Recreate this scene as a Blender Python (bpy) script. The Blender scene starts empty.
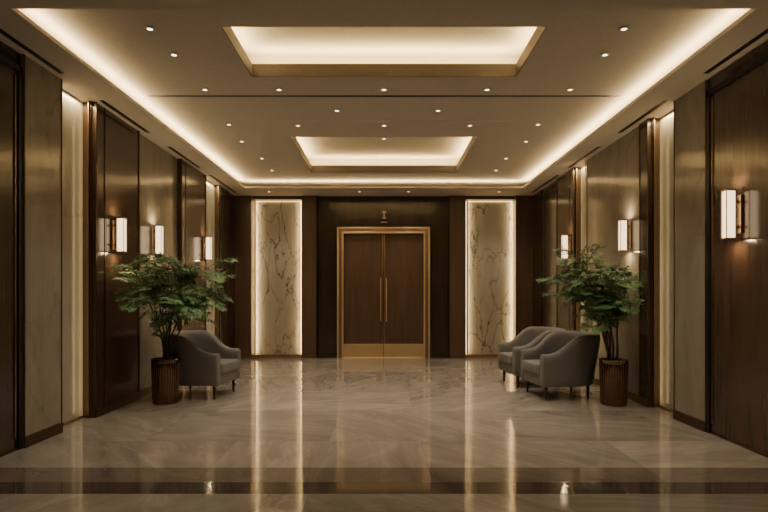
import bpy, math, random
from mathutils import Vector, Matrix
random.seed(7)
SC = bpy.context.scene
COL = SC.collection

# ------------------------------------------------------------------ materials
def newmat(name):
    m = bpy.data.materials.new(name); m.use_nodes = True
    nt = m.node_tree
    return m, nt, nt.nodes['Principled BSDF']
def ramp(nt, stops):
    r = nt.nodes.new('ShaderNodeValToRGB')
    e = r.color_ramp.elements
    while len(e) < len(stops): e.new(0.5)
    for i, (p, c) in enumerate(stops):
        e[i].position = p; e[i].color = (c[0], c[1], c[2], 1)
    return r
def coords(nt, scale=(1, 1, 1), rot=(0, 0, 0)):
    tc = nt.nodes.new('ShaderNodeTexCoord'); mp = nt.nodes.new('ShaderNodeMapping')
    mp.inputs['Scale'].default_value = scale; mp.inputs['Rotation'].default_value = rot
    nt.links.new(tc.outputs['Object'], mp.inputs['Vector'])
    return mp.outputs['Vector']
def noise(nt, vec, scale, detail=4, rough=.5, dist=0):
    n = nt.nodes.new('ShaderNodeTexNoise')
    n.inputs['Scale'].default_value = scale; n.inputs['Detail'].default_value = detail
    n.inputs['Roughness'].default_value = rough; n.inputs['Distortion'].default_value = dist
    nt.links.new(vec, n.inputs['Vector'])
    return n
def mth(nt, op, a, b=None, c=None):
    n = nt.nodes.new('ShaderNodeMath'); n.operation = op
    for i, v in enumerate((a, b, c)):
        if v is None: continue
        if isinstance(v, (int, float)): n.inputs[i].default_value = v
        else: nt.links.new(v, n.inputs[i])
    return n.outputs[0]
def mixc(nt, fac, a, b, mode='MIX'):
    n = nt.nodes.new('ShaderNodeMix'); n.data_type = 'RGBA'; n.blend_type = mode
    if isinstance(fac, (int, float)): n.inputs[0].default_value = fac
    else: nt.links.new(fac, n.inputs[0])
    for idx, v in ((6, a), (7, b)):
        if isinstance(v, tuple): n.inputs[idx].default_value = (v[0], v[1], v[2], 1)
        else: nt.links.new(v, n.inputs[idx])
    return n.outputs[2]
def plain(name, col, rough=.5, metal=0, spec=.5):
    m, nt, b = newmat(name)
    v = coords(nt); n = noise(nt, v, 30, 3)
    c = mixc(nt, n.outputs['Fac'], tuple(x * .88 for x in col), tuple(min(1, x * 1.12) for x in col))
    nt.links.new(c, b.inputs['Base Color'])
    b.inputs['Roughness'].default_value = rough; b.inputs['Metallic'].default_value = metal
    b.inputs['Specular IOR Level'].default_value = spec
    return m
def emis(name, col, s):
    m, nt, b = newmat(name)
    b.inputs['Base Color'].default_value = (*col, 1)
    b.inputs['Emission Color'].default_value = (*col, 1)
    b.inputs['Emission Strength'].default_value = s
    return m
def wood(name, dark, light, rough=.25, coat=.3):
    m, nt, b = newmat(name)
    v = coords(nt, (5, 5, .45)); n = noise(nt, v, 2.2, 7, .5, .8)
    v2 = coords(nt, (60, 60, 1.2)); n2 = noise(nt, v2, 2.0, 3)
    r = ramp(nt, [(.25, dark), (.75, light)])
    nt.links.new(n.outputs['Fac'], r.inputs['Fac'])
    c = mixc(nt, mth(nt, 'MULTIPLY', n2.outputs['Fac'], .35), r.outputs['Color'], dark)
    nt.links.new(c, b.inputs['Base Color'])
    b.inputs['Roughness'].default_value = rough
    b.inputs['Coat Weight'].default_value = coat; b.inputs['Coat Roughness'].default_value = .12
    return m
def marble(name, base, base2, vein, scale=.9, vw=.022, rough=.18, stretch=(1, 1, .45), rot=(.3, .25, 0), amt=.8, lo=.1):
    m, nt, b = newmat(name)
    v = coords(nt, stretch, rot)
    n = noise(nt, v, 1.6, 6, .55)
    sub = nt.nodes.new('ShaderNodeVectorMath'); sub.operation = 'MULTIPLY_ADD'
    nt.links.new(n.outputs['Color'], sub.inputs[0]); sub.inputs[1].default_value = (1.1, 1.1, 1.1)
    nt.links.new(v, sub.inputs[2])
    vo = nt.nodes.new('ShaderNodeTexVoronoi'); vo.feature = 'DISTANCE_TO_EDGE'
    vo.inputs['Scale'].default_value = scale * 1.7
    nt.links.new(sub.outputs[0], vo.inputs['Vector'])
    r = ramp(nt, [(0, (1, 1, 1)), (vw, (.25, .25, .25)), (vw * 2.5, (0, 0, 0))])
    nt.links.new(vo.outputs['Distance'], r.inputs['Fac'])
    n3 = noise(nt, v, 2.2, 2)
    fade = ramp(nt, [(.35, (lo, lo, lo)), (.6, (1, 1, 1))]); nt.links.new(n3.outputs['Fac'], fade.inputs['Fac'])
    vf = mth(nt, 'MULTIPLY', mth(nt, 'MULTIPLY', r.outputs['Color'], fade.outputs['Color']), amt)
    n2 = noise(nt, v, 2.5, 8, .65, 1.0)
    r2 = ramp(nt, [(.3, base), (.7, base2)]); nt.links.new(n2.outputs['Fac'], r2.inputs['Fac'])
    c = mixc(nt, vf, r2.outputs['Color'], vein)
    nt.links.new(c, b.inputs['Base Color'])
    b.inputs['Roughness'].default_value = rough
    return m
def floor_mat(name, tile, base, base2, vein, rough=.1):
    m, nt, b = newmat(name)
    tc = nt.nodes.new('ShaderNodeTexCoord')
    sx = nt.nodes.new('ShaderNodeSeparateXYZ'); nt.links.new(tc.outputs['Object'], sx.inputs[0])
    ty = mth(nt, 'ADD', mth(nt, 'DIVIDE', sx.outputs[1], tile * .8), 50.2)
    fy = mth(nt, 'FLOOR', ty)
    tx = mth(nt, 'ADD', mth(nt, 'ADD', mth(nt, 'DIVIDE', sx.outputs[0], tile), 50.3), mth(nt, 'MULTIPLY', fy, .5))
    fx = mth(nt, 'FLOOR', tx)
    rx, ry = mth(nt, 'FRACT', tx), mth(nt, 'FRACT', ty)
    cb = nt.nodes.new('ShaderNodeCombineXYZ'); nt.links.new(fx, cb.inputs[0]); nt.links.new(fy, cb.inputs[1])
    wn = nt.nodes.new('ShaderNodeTexWhiteNoise'); wn.noise_dimensions = '3D'; nt.links.new(cb.outputs[0], wn.inputs['Vector'])
    off = nt.nodes.new('ShaderNodeVectorMath'); off.operation = 'MULTIPLY_ADD'
    nt.links.new(wn.outputs['Color'], off.inputs[0]); off.inputs[1].default_value = (20, 20, 20)
    nt.links.new(tc.outputs['Object'], off.inputs[2])
    rot = nt.nodes.new('ShaderNodeVectorRotate'); rot.rotation_type = 'Z_AXIS'
    nt.links.new(off.outputs[0], rot.inputs['Vector'])
    nt.links.new(mth(nt, 'MULTIPLY', wn.outputs['Value'], 3.0), rot.inputs['Angle'])
    mp = nt.nodes.new('ShaderNodeMapping'); mp.inputs['Scale'].default_value = (.5, 1.7, 1)
    nt.links.new(rot.outputs[0], mp.inputs['Vector'])
    n = noise(nt, mp.outputs[0], 1.3, 9, .62, 1.6)
    r = ramp(nt, [(.28, base), (.55, base2), (.72, tuple(x * 1.25 for x in base2))]); nt.links.new(n.outputs['Fac'], r.inputs['Fac'])
    n2 = noise(nt, mp.outputs[0], 1.1, 6, .6, 1.2)
    ab = mth(nt, 'ABSOLUTE', mth(nt, 'SUBTRACT', n2.outputs['Fac'], .5))
    vr = ramp(nt, [(0, (1, 1, 1)), (.02, (0, 0, 0))]); nt.links.new(ab, vr.inputs['Fac'])
    c = mixc(nt, mth(nt, 'MULTIPLY', vr.outputs['Color'], .35), r.outputs['Color'], vein)
    tint = mth(nt, 'ADD', mth(nt, 'MULTIPLY', wn.outputs['Value'], .28), .82)
    tcx = nt.nodes.new('ShaderNodeCombineXYZ')
    for i in range(3): nt.links.new(tint, tcx.inputs[i])
    c = mixc(nt, 1.0, c, tcx.outputs[0], 'MULTIPLY')
    g = .0035 / tile
    gm = mth(nt, 'MAXIMUM', mth(nt, 'LESS_THAN', rx, g), mth(nt, 'LESS_THAN', ry, g))
    c = mixc(nt, mth(nt, 'MULTIPLY', gm, .4), c, (.05, .04, .03))
    nt.links.new(c, b.inputs['Base Color'])
    n4 = noise(nt, tc.outputs['Object'], 4, 4)
    nt.links.new(mth(nt, 'MULTIPLY_ADD', n4.outputs['Fac'], .06, rough - .03), b.inputs['Roughness'])
    b.inputs['IOR'].default_value = 1.9
    return m

WALNUT = wood('walnut', (.048, .029, .020), (.092, .056, .039), .2, .35)
WALNUT_D = wood('walnut_dark', (.029, .020, .015), (.058, .039, .029), .2, .3)
WALNUT_DOOR = wood('walnut_door', (.075, .047, .032), (.14, .087, .060), .35, .1)
PILLAR = wood('bronze_wood', (.095, .058, .041), (.145, .09, .065), .32, .1)
MAR_SIDE = marble('taupe_marble', (.24, .218, .188), (.355, .325, .286), (.10, .085, .07), .8, .012, .15, amt=.45)
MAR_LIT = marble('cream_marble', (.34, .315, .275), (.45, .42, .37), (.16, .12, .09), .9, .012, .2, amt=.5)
MAR_BACK = marble('veined_marble', (.36, .332, .29), (.46, .428, .38), (.05, .038, .027), 1.25, .015, .25, (1, 1, .36), (0, .5, 0), 1.0, .4)
FLOOR = floor_mat('polished_marble_floor', 1.7, (.235, .213, .184), (.36, .333, .294), (.52, .485, .43), .058)
FLOOR_D = floor_mat('dark_floor_band', 1.7, (.06, .05, .041), (.09, .075, .063), (.14, .12, .10), .07)  # darkest tone, for the nearer half of the cross band
FLOOR_M = floor_mat('mid_floor_band', 1.7, (.13, .112, .094), (.19, .165, .14), (.28, .24, .2), .07)  # medium-dark tone, for the farther half of the cross band
CEIL = plain('ceiling_paint', (.54, .492, .435), .75)
CEILD = plain('coffer_fascia_paint', (.13, .113, .096), .6)
CEILW = plain('cove_paint', (.64, .58, .48), .8)
BRONZE = plain('bronze', (.46, .33, .225), .3, 1)
BRONZE_D = plain('dark_bronze', (.13, .092, .068), .35, 1)
BLACK = plain('black_metal', (.012, .010, .009), .4)
GOLD = plain('brushed_gold', (.92, .72, .48), .38, .85)
COPPER = plain('bronze_planter', (.24, .155, .11), .22, 1)
FABRIC = plain('grey_upholstery', (.18, .175, .172), .9)
LEGW = plain('dark_leg_wood', (.02, .012, .008), .35)
SOIL = plain('soil', (.03, .02, .014), .95)
STEM = plain('stem_bark', (.06, .045, .025), .8)
LED = emis('led_warm', (1, .70, .34), 2.6)
SHADE = emis('sconce_glass', (1, .72, .42), 3.0)
LENS = emis('downlight_lens', (1, .84, .62), 6)
m, nt, b = newmat('leaf_green')
v = coords(nt); n = noise(nt, v, 6, 3)
r = ramp(nt, [(.3, (.055, .13, .045)), (.7, (.165, .31, .11))]); nt.links.new(n.outputs['Fac'], r.inputs['Fac'])
nt.links.new(r.outputs['Color'], b.inputs['Base Color']); b.inputs['Roughness'].default_value = .5
LEAF = m

# ------------------------------------------------------------------ mesh builder
class MB:
    def __init__(s): s.v = []; s.f = []; s.m = []; s.mats = []; s.sm = []
    def mi(s, mat):
        if mat not in s.mats: s.mats.append(mat)
        return s.mats.index(mat)
    def add(s, vs, fs, mat, smooth=False):
        o = len(s.v); s.v += [tuple(p) for p in vs]; k = s.mi(mat)
        for f in fs: s.f.append([i + o for i in f]); s.m.append(k); s.sm.append(smooth)
    def box(s, x0, x1, y0, y1, z0, z1, mat):
        x0, x1 = sorted((x0, x1)); y0, y1 = sorted((y0, y1)); z0, z1 = sorted((z0, z1))
        vs = [(x, y, z) for x in (x0, x1) for y in (y0, y1) for z in (z0, z1)]
        s.add(vs, [(0, 1, 3, 2), (4, 6, 7, 5), (0, 4, 5, 1), (2, 3, 7, 6), (0, 2, 6, 4), (1, 5, 7, 3)], mat)
    def lathe(s, prof, mat, c=(0, 0, 0), n=32, smooth=True, caps=True):
        vs = []; fs = []
        for r, z in prof:
            for i in range(n):
                a = 2 * math.pi * i / n; vs.append((c[0] + r * math.cos(a), c[1] + r * math.sin(a), c[2] + z))
        for j in range(len(prof) - 1):
            for i in range(n):
                k = (i + 1) % n; fs.append((j * n + i, j * n + k, (j + 1) * n + k, (j + 1) * n + i))
        s.add(vs, fs, mat, smooth)
        if caps:
            s.add(vs[:n], [tuple(range(n))[::-1]], mat); s.add(vs[-n:], [tuple(range(n))], mat)
    def tube(s, pts, radii, mat, n=6):
        vs = []; fs = []
        for k, p in enumerate(pts):
            p = Vector(p); a = Vector(pts[max(0, k - 1)]); c = Vector(pts[min(len(pts) - 1, k + 1)])
            t = (c - a).normalized(); u = t.cross(Vector((0.3, 1, .2))).normalized(); w = t.cross(u)
            for i in range(n):
                g = 2 * math.pi * i / n; vs.append(p + radii[k] * (math.cos(g) * u + math.sin(g) * w))
        for j in range(len(pts) - 1):
            for i in range(n):
                k = (i + 1) % n; fs.append((j * n + i, j * n + k, (j + 1) * n + k, (j + 1) * n + i))
        s.add(vs, fs, mat, True)
    def obj(s, name, parent=None, loc=None, rot=0, bevel=0, subsurf=0):
        me = bpy.data.meshes.new(name); me.from_pydata(s.v, [], s.f); me.update()
        for mt in s.mats: me.materials.append(mt)
        me.polygons.foreach_set('material_index', s.m); me.polygons.foreach_set('use_smooth', s.sm)
        o = bpy.data.objects.new(name, me); COL.objects.link(o)
        if parent: o.parent = parent
        if loc: o.location = loc
        o.rotation_euler = (0, 0, rot)
        if bevel:
            md = o.modifiers.new('bevel', 'BEVEL'); md.width = bevel; md.segments = 2; md.limit_method = 'ANGLE'
        if subsurf:
            md = o.modifiers.new('sub', 'SUBSURF'); md.levels = md.render_levels = subsurf
        return o
def empty(name, loc=(0, 0, 0), rot=0):
    e = bpy.data.objects.new(name, None); COL.objects.link(e); e.location = loc; e.rotation_euler = (0, 0, rot)
    e.empty_display_size = .1
    return e
def area(name, loc, direction, sx, sy, power, col, parent):
    l = bpy.data.lights.new(name, 'AREA'); l.shape = 'RECTANGLE'; l.size = sx; l.size_y = sy; l.energy = power; l.color = col
    o = bpy.data.objects.new(name, l); COL.objects.link(o); o.location = loc
    o.rotation_euler = direction
    o.parent = parent
    return o
UP = (math.pi, 0, 0)
WARM = (1, .725, .345)
WARM2 = (1, .83, .64)

H = 3.47; HC = 3.62; W = 3.19; D = 12.0; Y0 = -2.5; SI = 2.76; SB = 11.1; SF = 4.15
# ------------------------------------------------------------------ floor
b_ = MB()
b_.box(-3.6, 3.6, 4.38, 12.5, -.1, 0, FLOOR)
b_.box(-3.6, 3.6, 4.04, 4.38, -.1, 0, FLOOR_M)
b_.box(-3.6, 3.6, 3.80, 4.04, -.1, 0, FLOOR_D)
b_.box(-3.6, 3.6, Y0 - .2, 3.80, -.1, 0, FLOOR)
floor = b_.obj('floor')

# ------------------------------------------------------------------ ceiling
b_ = MB()
def ceil_rect(x0, x1, y0, y1, holes, z0, z1, mat):
    ys = sorted(set([y0, y1] + [h[2] for h in holes] + [h[3] for h in holes]))
    for a, c in zip(ys, ys[1:]):
        hs = [h for h in holes if h[2] <= a + 1e-6 and h[3] >= c - 1e-6]
        if not hs: b_.box(x0, x1, a, c, z0, z1, mat)
        else:
            h = hs[0]; b_.box(x0, h[0], a, c, z0, z1, mat); b_.box(h[1], x1, a, c, z0, z1, mat)
cof = [(-1.38, 1.38, 4.74, 5.83), (-1.35, 1.35, 8.05, 10.40)]
ceil_rect(-3.6, 3.6, SF, 12.5, cof, HC, HC + .135, CEIL)
for (x0, x1, y0, y1) in cof:
    e = .22; zt = HC + .135; zb = zt + .17
    b_.box(x0 - e, x1 + e, y0 - e, y1 + e, zb, zb + .03, CEILW)
    b_.box(x0 - e - .03, x0 - e, y0 - e, y1 + e, zt, zb, CEILW)
    b_.box(x1 + e, x1 + e + .03, y0 - e, y1 + e, zt, zb, CEILW)
    b_.box(x0 - e, x1 + e, y0 - e - .03, y0 - e, zt, zb, CEILW)
    b_.box(x0 - e, x1 + e, y1 + e, y1 + e + .03, zt, zb, CEILW)
    t = .008
    b_.box(x0, x0 + t, y0, y1, HC + .002, zt, CEILD); b_.box(x1 - t, x1, y0, y1, HC + .002, zt, CEILD)
    b_.box(x0 + t, x1 - t, y0, y0 + t, HC + .002, zt, CEILD); b_.box(x0 + t, x1 - t, y1 - t, y1, HC + .002, zt, CEILD)
b_.box(-3.6, -SI, SF, 12.5, H, H + .035, CEIL)
b_.box(SI, 3.6, SF, 12.5, H, H + .035, CEIL)
b_.box(-SI, SI, SB, 12.5, H, H + .035, CEIL)
b_.box(-3.6, 3.6, Y0 - .2, SF, H, H + .3, CEIL)
b_.box(-2.69, 2.69, 6.37, 6.41, HC - .004, HC + .01, BLACK)
b_.box(-1.66, 1.66, 7.29, 7.32, HC - .004, HC + .01, CEILW)
for s in (-1, 1):
    for (a, c) in ((4.3, 5.35), (6.1, 7.3), (8.0, 9.3), (9.9, 11.6)):
        b_.box(s * 3.05, s * 3.10, a, c, H - .004, H + .01, BLACK)
ceiling = b_.obj('ceiling')

coves = empty('cove_lighting')
L = SB - SF
for s in (-1, 1):
    area('led_strip', (s * (SI + .05), (SB + SF) / 2, H + .05), UP, .03, L, 54, WARM, coves)
area('led_strip', (0, SB + .05, H + .05), UP, 2 * SI, .03, 42, WARM, coves)
for (x0, x1, y0, y1) in cof:
    z = HC + .135 + .015; cy = (y0 + y1) / 2
    for s in (-1, 1):
        area('led_strip', (s * (x1 + .06), cy, z), UP, .03, y1 - y0, 8 * (y1 - y0), WARM, coves)
    for yy in (y0 - .06, y1 + .06):
        area('led_strip', (0, yy, z), UP, x1 - x0, .03, 8 * (x1 - x0), WARM, coves)

# downlights
b_ = MB(); dl = empty('recessed_downlights')
pos = []
for px, py in [(150, 28), (174, 54), (205, 89), (229, 124), (242, 141), (279, 89), (337, 110), (384, 89), (438, 110), (487, 89),
               (538, 124), (526, 141), (570, 89), (605, 54), (624, 28), (384, 157), (298, 125), (470, 125), (262, 158), (272, 170), (506, 158), (496, 170), (384, 125)]:
    d = (HC - 1.35) * 560 / (295 - py); x = (px - 384) * d / 560
    pos.append((x, d, HC))
for x in (-2.0, 0, 2.0):
    for y in (3.2, 1.2, -1.0): pos.append((x, y, H))  # added out of view, near and behind the camera, to light the front
for x in (-2.35, -.5, .5, 2.35): pos.append((x, 11.45, H))  # rear soffit spots added to brighten the door end
for i, (x, y, z) in enumerate(pos):
    inc = any(c[0] - .05 < x < c[1] + .05 and c[2] - .05 < y < c[3] + .05 for c in cof)
    if inc: z = HC + .135 + .17
    b_.lathe([(.024, -.012), (.044, -.008), (.047, 0)], CEILW, (x, y, z), 20, caps=False)
    b_.lathe([(.0245, -.006), (.0245, .002)], LENS, (x, y, z - .003), 20)
    l = bpy.data.lights.new('downlight_lamp', 'SPOT'); l.energy = 45 if y > 4 else 20
    l.color = WARM2; l.spot_size = math.radians(90); l.spot_blend = .9; l.shadow_soft_size = .04
    o = bpy.data.objects.new('downlight_lamp', l); COL.objects.link(o); o.location = (x, y, z - .03); o.parent = dl
b_.obj('downlight_trims', dl)

# ------------------------------------------------------------------ side walls
def side(s, name, secs):
    b_ = MB(); bb = MB(); led = MB()
    wl = empty('cove_wash_lighting')
    for (y0, y1, face, mat, kind) in secs:
        b_.box(s * 3.55, s * face, y0, y1, 0, H, mat)
        if kind != 'lit':
            bb.box(s * face, s * (face - .012), y0, y1, 0, .10 if kind != 'door' else .02, BRONZE_D)
        if kind == 'lit':
            bb.box(s * face, s * (face - .01), y0, y1, 0, .03, BRONZE)
            for yy in (y0 + .03, y1 - .03):
                led.box(s * (face - .085), s * (face - .092), yy - .02, yy + .02, .03, H, BRONZE)
                area('led_channel', (s * (face - .08), yy, H / 2), (0, s * -math.pi / 2, 0), H - .1, .02, 1.5, WARM, wl)
            area('led_top', (s * (face - .05), (y0 + y1) / 2, H - .02), (0, 0, 0), .04, y1 - y0 - .1, 5, WARM, wl)
        if kind == 'door' or kind == 'panel':
            f = face - .022
            for (a, c) in ((y0, y0 + .05), (y1 - .05, y1)):
                b_.box(s * face, s * f, a, c, .0, H - .12, BLACK)
            b_.box(s * face, s * f, y0, y1, H - .17, H - .12, BLACK)
            b_.box(s * face, s * (face - .012), y0 + .075, y0 + .085, .1, H - .2, BRONZE)
            b_.box(s * face, s * (face - .012), y1 - .085, y1 - .075, .1, H - .2, BRONZE)
        if kind == 'pil':
            b_.box(s * face, s * (face - .006), y0 + .20, y0 + .212, .1, H, BRONZE_D)
            b_.box(s * face, s * (face - .01), y0, y0 + .02, 0, H, BRONZE_D)
            b_.box(s * face, s * (face - .01), y1 - .02, y1, 0, H, BRONZE_D)
        if kind == 'mar':
            b_.box(s * face, s * (face - .006), y0, y0 + .012, .1, H, BRONZE_D)
            b_.box(s * face, s * (face - .006), y1 - .012, y1, .1, H, BRONZE_D)
    w = b_.obj('wall_' + name); bb.obj('baseboard_' + name); led.obj('trim_channels_' + name, w)
side(-1, 'left', [
    (Y0, 1.2, W, MAR_SIDE, 'mar'), (1.2, 3.6, W, WALNUT_D, 'mar'),
    (3.6, 4.93, 3.20, WALNUT_D, 'door'), (4.93, 5.51, 3.17, MAR_SIDE, 'mar'), (5.51, 6.15, 3.31, MAR_LIT, 'lit'),
    (6.15, 7.25, 3.17, WALNUT, 'pil'), (7.25, 8.7, 3.21, MAR_SIDE, 'mar'), (8.7, 9.9, 3.15, WALNUT, 'pil'),
    (9.9, 10.8, 3.27, MAR_LIT, 'lit'), (10.8, 11.4, 3.17, WALNUT_D, 'pil'), (11.4, 12.4, 3.19, WALNUT_D, 'mar')])
side(1, 'right', [
    (Y0, 1.2, W, MAR_SIDE, 'mar'), (1.2, 3.9, W, MAR_SIDE, 'mar'),
    (3.9, 5.51, 3.19, WALNUT, 'door'), (5.51, 6.12, 3.17, MAR_SIDE, 'mar'), (6.12, 6.72, 3.31, MAR_LIT, 'lit'),
    (6.72, 6.95, 3.17, WALNUT, 'mar'), (6.95, 8.8, 3.19, MAR_SIDE, 'mar'), (8.8, 9.3, 3.27, MAR_LIT, 'lit'),
    (9.3, 10.2, 3.15, WALNUT, 'pil'), (10.2, 11.3, 3.19, WALNUT_D, 'panel'), (11.3, 12.4, 3.17, WALNUT_D, 'mar')])

# ------------------------------------------------------------------ back wall
S = D / 560
def X(px): return (px - 384) * S
def Z(py): return 1.35 + (295 - py) * S
b_ = MB(); led = MB(); bl = empty('backlit_panel_lighting')
b_.box(-3.6, 3.6, 12.4, 12.6, 0, H, WALNUT_D)
dx0, dx1, dzt = X(338), X(429), Z(228)
b_.box(X(318), dx0, D + .02, 12.42, 0, H, WALNUT_D)
b_.box(dx1, X(449), D + .02, 12.42, 0, H, WALNUT_D)
b_.box(dx0, dx1, D + .02, 12.42, dzt, H, WALNUT_D)
for px in (337, 384, 430):
    b_.box(X(px) - .004, X(px) + .004, D + .015, D + .03, dzt, H, BLACK)
for a, c in ((302, 317), (449, 465), (235, 252), (515, 534)):
    b_.box(X(a), X(c), D - .06, 12.42, 0, H, PILLAR)
    b_.box(X(a) - .003, X(a) + .012, D - .07, D, 0, H, BRONZE_D)
    b_.box(X(c) - .012, X(c) + .003, D - .07, D, 0, H, BRONZE_D)
for a, c in ((252, 302), (465, 515)):
    b_.box(X(a), X(c), D + .14, 12.42, 0, H, MAR_BACK)
    b_.box(X(a), X(c), D + .0, 12.42, 0, .07, BRONZE)
    b_.box(X(a), X(c), D + .0, 12.42, H - .07, H, BRONZE_D)
    for xx, sg in ((X(a) + .05, 1), (X(c) - .03, -1)):
        led.box(xx - .008, xx + .006, D + .10, D + .139, .08, H - .09, LED)
        area('led_channel', (xx + sg * .01, D + .06, H / 2), (math.pi / 2, 0, 0), .02, H - .2, 8, WARM, bl)
        led.box(xx - .012, xx + sg * .022, D + .045, D + .052, .08, H - .09, BRONZE)
    led.box(X(a) + .06, X(c) - .03, D + .10, D + .139, H - .10, H - .088, LED)
wb = b_.obj('wall_back'); led.obj('trim_led_back', wb)
bb = MB()
bb.box(X(318), dx0, D + .0, D + .02, 0, .07, BRONZE_D); bb.box(dx1, X(449), D + .0, D + .02, 0, .07, BRONZE_D)
bb.obj('baseboard_back')
b_ = MB(); b_.box(-3.6, 3.6, Y0 - .2, Y0, 0, H, MAR_SIDE); b_.obj('wall_front')

# double door
door = empty('door_1', (0, D, 0))
f = MB(); fw = .10
f.box(dx0, dx0 + fw, -.03, .12, 0, dzt, BRONZE); f.box(dx1 - fw, dx1, -.03, .12, 0, dzt, BRONZE)
f.box(dx0 + fw, dx1 - fw, -.03, .12, dzt - fw, dzt, BRONZE)
for k in (0, fw):
    f.box(dx0 + k - .018, dx0 + k + .018, -.05, .02, 0, dzt - k, GOLD); f.box(dx1 - k - .018, dx1 - k + .018, -.05, .02, 0, dzt - k, GOLD)
    f.box(dx0 + k - .018, dx1 - k + .018, -.05, .02, dzt - k - .018, dzt - k + .018, GOLD)
f.box(dx0 + fw, dx1 - fw, -.03, .06, 0, .012, GOLD)
f.obj('door_frame', door, bevel=.008)
mid = (dx0 + dx1) / 2
for nm, a, c, hs in (('leaf_a', dx0 + fw, mid - .004, -1), ('leaf_b', mid + .004, dx1 - fw, 1)):
    q = MB()
    q.box(a, c, .06, .12, .014, dzt - fw, WALNUT_DOOR)
    q.box(a, c, .052, .062, .014, .30, GOLD)
    q.box(a, c, .054, .062, dzt - fw - .03, dzt - fw, BRONZE_D)
    e = c if hs < 0 else a
    q.box(e, e + hs * .03, .05, .062, .3, dzt - fw - .03, BRONZE)
    q.obj(nm, door, bevel=.002)
    hx = e + hs * .055
    q = MB()
    q.tube([(hx, .0, .78), (hx, .0, 1.72)], [.013, .013], GOLD, 12)
    for zz in (.9, 1.6): q.tube([(hx, .0, zz), (hx, .06, zz)], [.008, .008], GOLD, 8)
    q.obj('pull_handle_' + nm[-1], door)
q = MB()
q.lathe([(.03, -.02), (.055, 0), (.03, .02)], GOLD, (0, 0, 0), 16)
q.box(-.012, .012, -.012, .012, .02, .15, GOLD); q.box(-.05, .05, -.01, .01, .12, .14, GOLD); q.box(-.07, .07, -.01, .01, -.10, -.08, GOLD)
q.obj('door_emblem', None, (0, D + .008, Z(218)))

# ------------------------------------------------------------------ sconces
def sconce(s, y, z, wx, hh=.38):
    e = empty('sconce_lamp', (s * wx, y, z), 0)
    q = MB()
    q.box(-s * .0, -s * .02, -.045, .045, -.17, .17, BRONZE)
    for zz in (.10, -.125): q.box(-s * .02, -s * .07, -.012, .012, zz, zz + .025, BRONZE)
    a0, a1 = .055, .148
    q.box(-s * a0, -s * a1, -.044, .044, hh / 2, hh / 2 + .014, BRONZE)
    q.box(-s * a0, -s * a1, -.044, .044, -hh / 2 - .014, -hh / 2, BRONZE)
    for a in (-.044, .038):
        for bx in (a0, a1 - .006):
            q.box(-s * bx, -s * (bx + .006), a, a + .006, -hh / 2, hh / 2, BRONZE_D)
    q.obj('bracket', e)
    g = MB(); g.box(-s * .062, -s * .141, -.037, .037, -hh / 2, hh / 2, SHADE); g.obj('glass_shade', e, bevel=.006)
    for dz, rr in ((hh / 2 + .02, UP), (-hh / 2 - .02, (0, 0, 0))):
        o = area('lamp_end_glow', (-s * .10, 0, dz), rr, .06, .06, 2.2, (1, .72, .38), e)
        o.data.specular_factor = 0
sconce(-1, 6.55, 2.05, 3.17)
sconce(-1, 7.75, 2.11, 3.21)
sconce(-1, 9.75, 2.16, 3.15)
sconce(1, 5.02, 2.07, 3.19, .42)
sconce(1, 7.25, 2.12, 3.19)
sconce(1, 9.45, 2.16, 3.15)

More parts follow.
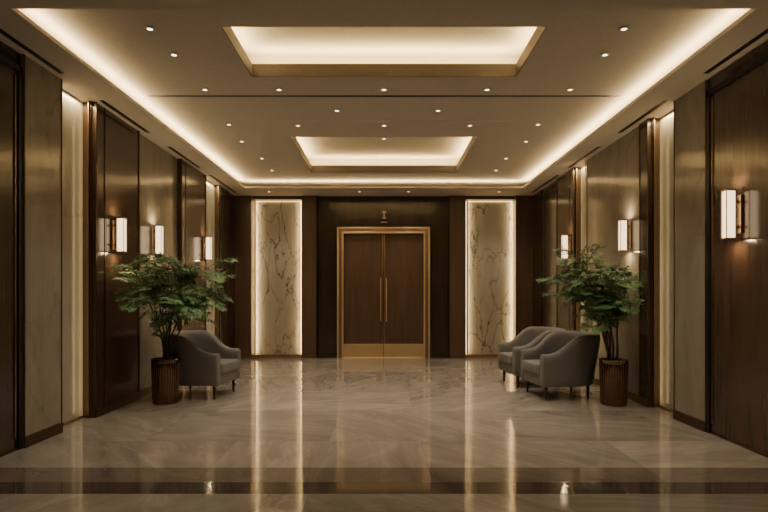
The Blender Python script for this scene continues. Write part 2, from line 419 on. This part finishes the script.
# ------------------------------------------------------------------ armchairs (local +X is forward)
def armchair(loc, rot):
    e = empty('armchair', loc, rot)
    path = []
    for i in range(5): path.append((.38 - i * .10, -.40))
    for i in range(1, 20):
        a = -math.pi / 2 - math.pi * i / 20
        ca, sa = math.cos(a), math.sin(a)
        path.append((-.02 + .42 * math.copysign(abs(ca) ** .8, ca), .40 * math.copysign(abs(sa) ** .8, sa)))
    for i in range(5): path.append((-.02 + i * .10, .40))
    path.insert(1, (.365, -.40)); path.insert(-1, (.365, .40))
    N = len(path); vs = []; K = 0
    cum = [0]
    for i in range(1, N): cum.append(cum[-1] + math.dist(path[i], path[i - 1]))
    for i, p in enumerate(path):
        t = cum[i] / cum[-1]; k = 1 - abs(2 * t - 1)
        q = min(1, max(0, (k - .13) / .36)); q = q * q * (3 - 2 * q)
        h = .60 + .25 * q
        a = Vector(path[max(0, i - 1)]); c = Vector(path[min(N - 1, i + 1)]); tg = (c - a).normalized()
        nrm = Vector((-tg.y, tg.x))
        if nrm.dot(Vector((0.05, 0)) - Vector(p)) < 0: nrm = -nrm
        sec = [(.05, .175), (.02, .18), (.008, .22), (0, .4), (-.012, h - .09), (-.008, h - .035), (.02, h - .006), (.055, h), (.09, h - .008), (.112, h - .04), (.115, h - .1), (.11, .4), (.11, .25), (.09, .18)]
        K = len(sec)
        for u, z in sec:
            lean = .07 * q * max(0, (z - .3)) / .5
            pt = Vector(p) + nrm * (u - lean)
            vs.append((pt.x, pt.y, z))
    fs = []
    for i in range(N - 1):
        for j in range(K):
            k = (j + 1) % K; fs.append((i * K + j, i * K + k, (i + 1) * K + k, (i + 1) * K + j))
    fs.append(tuple(range(K))[::-1]); fs.append(tuple((N - 1) * K + j for j in range(K)))
    q = MB(); q.add(vs, fs, FABRIC, True); q.obj('tub_back', e, subsurf=1)
    def outline(x1, hw, bk):
        pts = [(x1, -hw * .9), (x1 - .04, -hw)]
        for i in range(0, 13):
            a = -math.pi / 2 - math.pi * i / 12
            pts.append((-.02 + bk * math.cos(a), hw * math.sin(a)))
        pts += [(x1 - .04, hw), (x1, hw * .9)]
        return pts
    def slab(nm, pts, z0, z1, mat, bev):
        n = len(pts); v = [(x, y, z0) for x, y in pts] + [(x, y, z1) for x, y in pts]
        f = [tuple(range(n)), tuple(range(2 * n - 1, n - 1, -1))] + [(i, i + n, (i + 1) % n + n, (i + 1) % n) for i in range(n)]
        q = MB(); q.add(v, f, mat); o = q.obj(nm, e, bevel=bev); o.modifiers[0].segments = 4
        for p in o.data.polygons: p.use_smooth = True
    slab('seat_base', outline(.37, .31, .32), .18, .33, FABRIC, .012)
    slab('seat_cushion', outline(.41, .285, .30), .325, .46, FABRIC, .035)
    q = MB()
    for sx, sy in ((.30, -.32), (.30, .32), (-.30, -.24), (-.30, .24)):
        q.lathe([(.013, 0), (.024, .19)], LEGW, (sx, sy, 0), 12)
    q.obj('legs', e)
armchair((2.33, 7.50, 0), math.pi + .12)
armchair((2.22, 8.52, 0), math.pi + .10)
armchair((-2.45, 7.58, 0), -.12)

# ------------------------------------------------------------------ plants
def frond(b_, o, d, L, rnd):
    d = d.normalized(); pts = []; p = o.copy(); dd = d.copy(); n = 9
    for i in range(n + 1):
        pts.append(p.copy()); p += dd * L / n; dd = (dd + Vector((0, 0, -.09))).normalized()
    b_.tube(pts, [.004 - .0028 * i / n for i in range(n + 1)], STEM, 4)
    def leaflet(base, dr, nr, ll, w):
        sd = dr.cross(nr).normalized()
        tip = base + dr * ll - nr * ll * .15
        mid1 = base + dr * ll * .42
        b_.add([base, mid1 + sd * w, tip, mid1 - sd * w, mid1 + nr * w * .25], [(0, 1, 4), (1, 2, 4), (2, 3, 4), (3, 0, 4)], LEAF)
    for i in range(2, n + 1):
        t = i / n; tg = (pts[i] - pts[i - 1]).normalized()
        sd = tg.cross(Vector((0, 0, 1)))
        if sd.length < .1: sd = Vector((1, 0, 0))
        sd.normalize(); up = sd.cross(tg).normalized()
        pl = L * .36 * (1 - .72 * abs(t - .45) / .55)
        for sg in (-1, 1):
            dr = (tg * .7 + sd * sg * rnd.uniform(.75, 1.05) + up * rnd.uniform(-.4, .35)).normalized()
            m_ = max(3, int(pl / .030))
            sdr = dr.cross(up).normalized()
            for k in range(1, m_ + 1):
                bp = pts[i] + dr * pl * k / m_ - Vector((0, 0, 1)) * .15 * pl * (k / m_) ** 2
                for s2 in (-1, 1):
                    nr = (up + Vector((rnd.uniform(-.5, .5), rnd.uniform(-.5, .5), rnd.uniform(-.3, .3)))).normalized()
                    leaflet(bp, (dr * .8 + sdr * s2).normalized(), nr, rnd.uniform(.036, .054), rnd.uniform(.009, .014))
            leaflet(pts[i] + dr * pl, dr, up, .055, .012)
    leaflet(pts[-1], (pts[-1] - pts[-2]).normalized(), Vector((0, 0, 1)), .06, .013)
def plant(loc, seed, sidew, tips, nf=8, reach=.42, ph=.56, pr=.165):
    rnd = random.Random(seed)
    e = empty('potted_plant', loc)
    q = MB()
    q.lathe([(pr * .86, 0), (pr * .88, .01), (pr * .93, ph * .5), (pr * .98, ph - .05), (pr * 1.03, ph - .05), (pr * 1.03, ph), (pr * .92, ph), (pr * .90, ph - .05)], COPPER, n=48, smooth=True, caps=False)
    n = 30
    for i in range(n):
        a = 2 * math.pi * i / n
        q.tube([(pr * .89 * math.cos(a), pr * .89 * math.sin(a), .01), (pr * .99 * math.cos(a), pr * .99 * math.sin(a), ph - .05)], [.008, .008], COPPER, 6)
    q.lathe([(pr * .86, 0), (pr * .86, .015)], BRONZE_D, n=40)
    q.lathe([(.02, ph - .05), (pr * .91, ph - .055)], SOIL, n=32)
    q.obj('ribbed_planter', e)
    s = MB(); lv = MB()
    for (tx, ty, tz) in tips:
        a = math.atan2(ty, tx); r0 = rnd.uniform(.02, .06)
        p0 = Vector((math.cos(a) * r0, math.sin(a) * r0, ph - .06)); p3 = Vector((tx, ty, tz))
        M = 10; pts = []
        for j in range(M + 1):
            t = j / M; h = t ** 1.7
            pts.append(Vector((p0.x + (p3.x - p0.x) * h + .012 * math.sin(9 * t + tx * 7), p0.y + (p3.y - p0.y) * h, p0.z + (p3.z - p0.z) * (t ** .92))))
        s.tube(pts, [.012 - .007 * j / M for j in range(M + 1)], STEM, 6)
        cnt = tries = 0; a0 = rnd.uniform(0, 6.28)
        while cnt < nf and tries < 200:
            tries += 1
            o = pts[rnd.choice((6, 7, 8, 9, 10, 10))]
            aa = a0 + cnt * 2.4 + rnd.uniform(-.5, .5) + tries * .3; el = rnd.uniform(-.3, .8)
            L_ = rnd.uniform(.7, 1.15) * reach
            d = Vector((math.cos(aa) * math.cos(el), math.sin(aa) * math.cos(el), math.sin(el)))
            tip = o + d * L_ * 1.1
            if sidew * (loc[0] + tip.x) > 3.04 or sidew * (loc[0] + o.x + d.x * .5 * L_) > 2.95: continue
            frond(lv, o, d, L_, rnd); cnt += 1
    s.obj('stems', e)
    lim = 3.12 - sidew * loc[0]
    lv.v = [((sidew * min(sidew * p[0], lim)), p[1], p[2]) for p in lv.v]
    lv.obj('foliage', e)
plant((-2.73, 7.00, 0), 3, -1, [(-.14, -.60, 1.64), (-.05, -.25, 1.80), (.05, .05, 1.62), (.25, .0, 1.74), (.40, .10, 1.50), (.22, -.30, 1.36), (-.10, .35, 1.60), (.0, -.50, 1.40), (.44, .30, 1.70), (.44, .15, 1.30), (.0, -.1, 1.48)], 9, .43)
plant((2.83, 6.90, 0), 11, 1, [(.05, -.05, 1.38), (.0, .30, 1.55), (-.20, -.05, 1.62), (-.40, .05, 1.80), (-.54, .15, 1.66), (-.30, .30, 1.88), (-.46, .35, 1.50), (.05, -.25, 1.50), (-.10, -.15, 1.26), (-.25, .1, 1.42)], 9, .39)

# ------------------------------------------------------------------ world + camera
w = bpy.data.worlds.new('world'); SC.world = w; w.use_nodes = True
w.node_tree.nodes['Background'].inputs[0].default_value = (.02, .016, .012, 1)
cam = bpy.data.cameras.new('camera'); co = bpy.data.objects.new('camera', cam); COL.objects.link(co)
co.location = (0, 0, 1.35); co.rotation_euler = (math.pi / 2, 0, 0)
cam.sensor_width = 36; cam.lens = 560 * 36 / 768; cam.shift_y = 39 / 768
cam.clip_start = .05
SC.camera = co
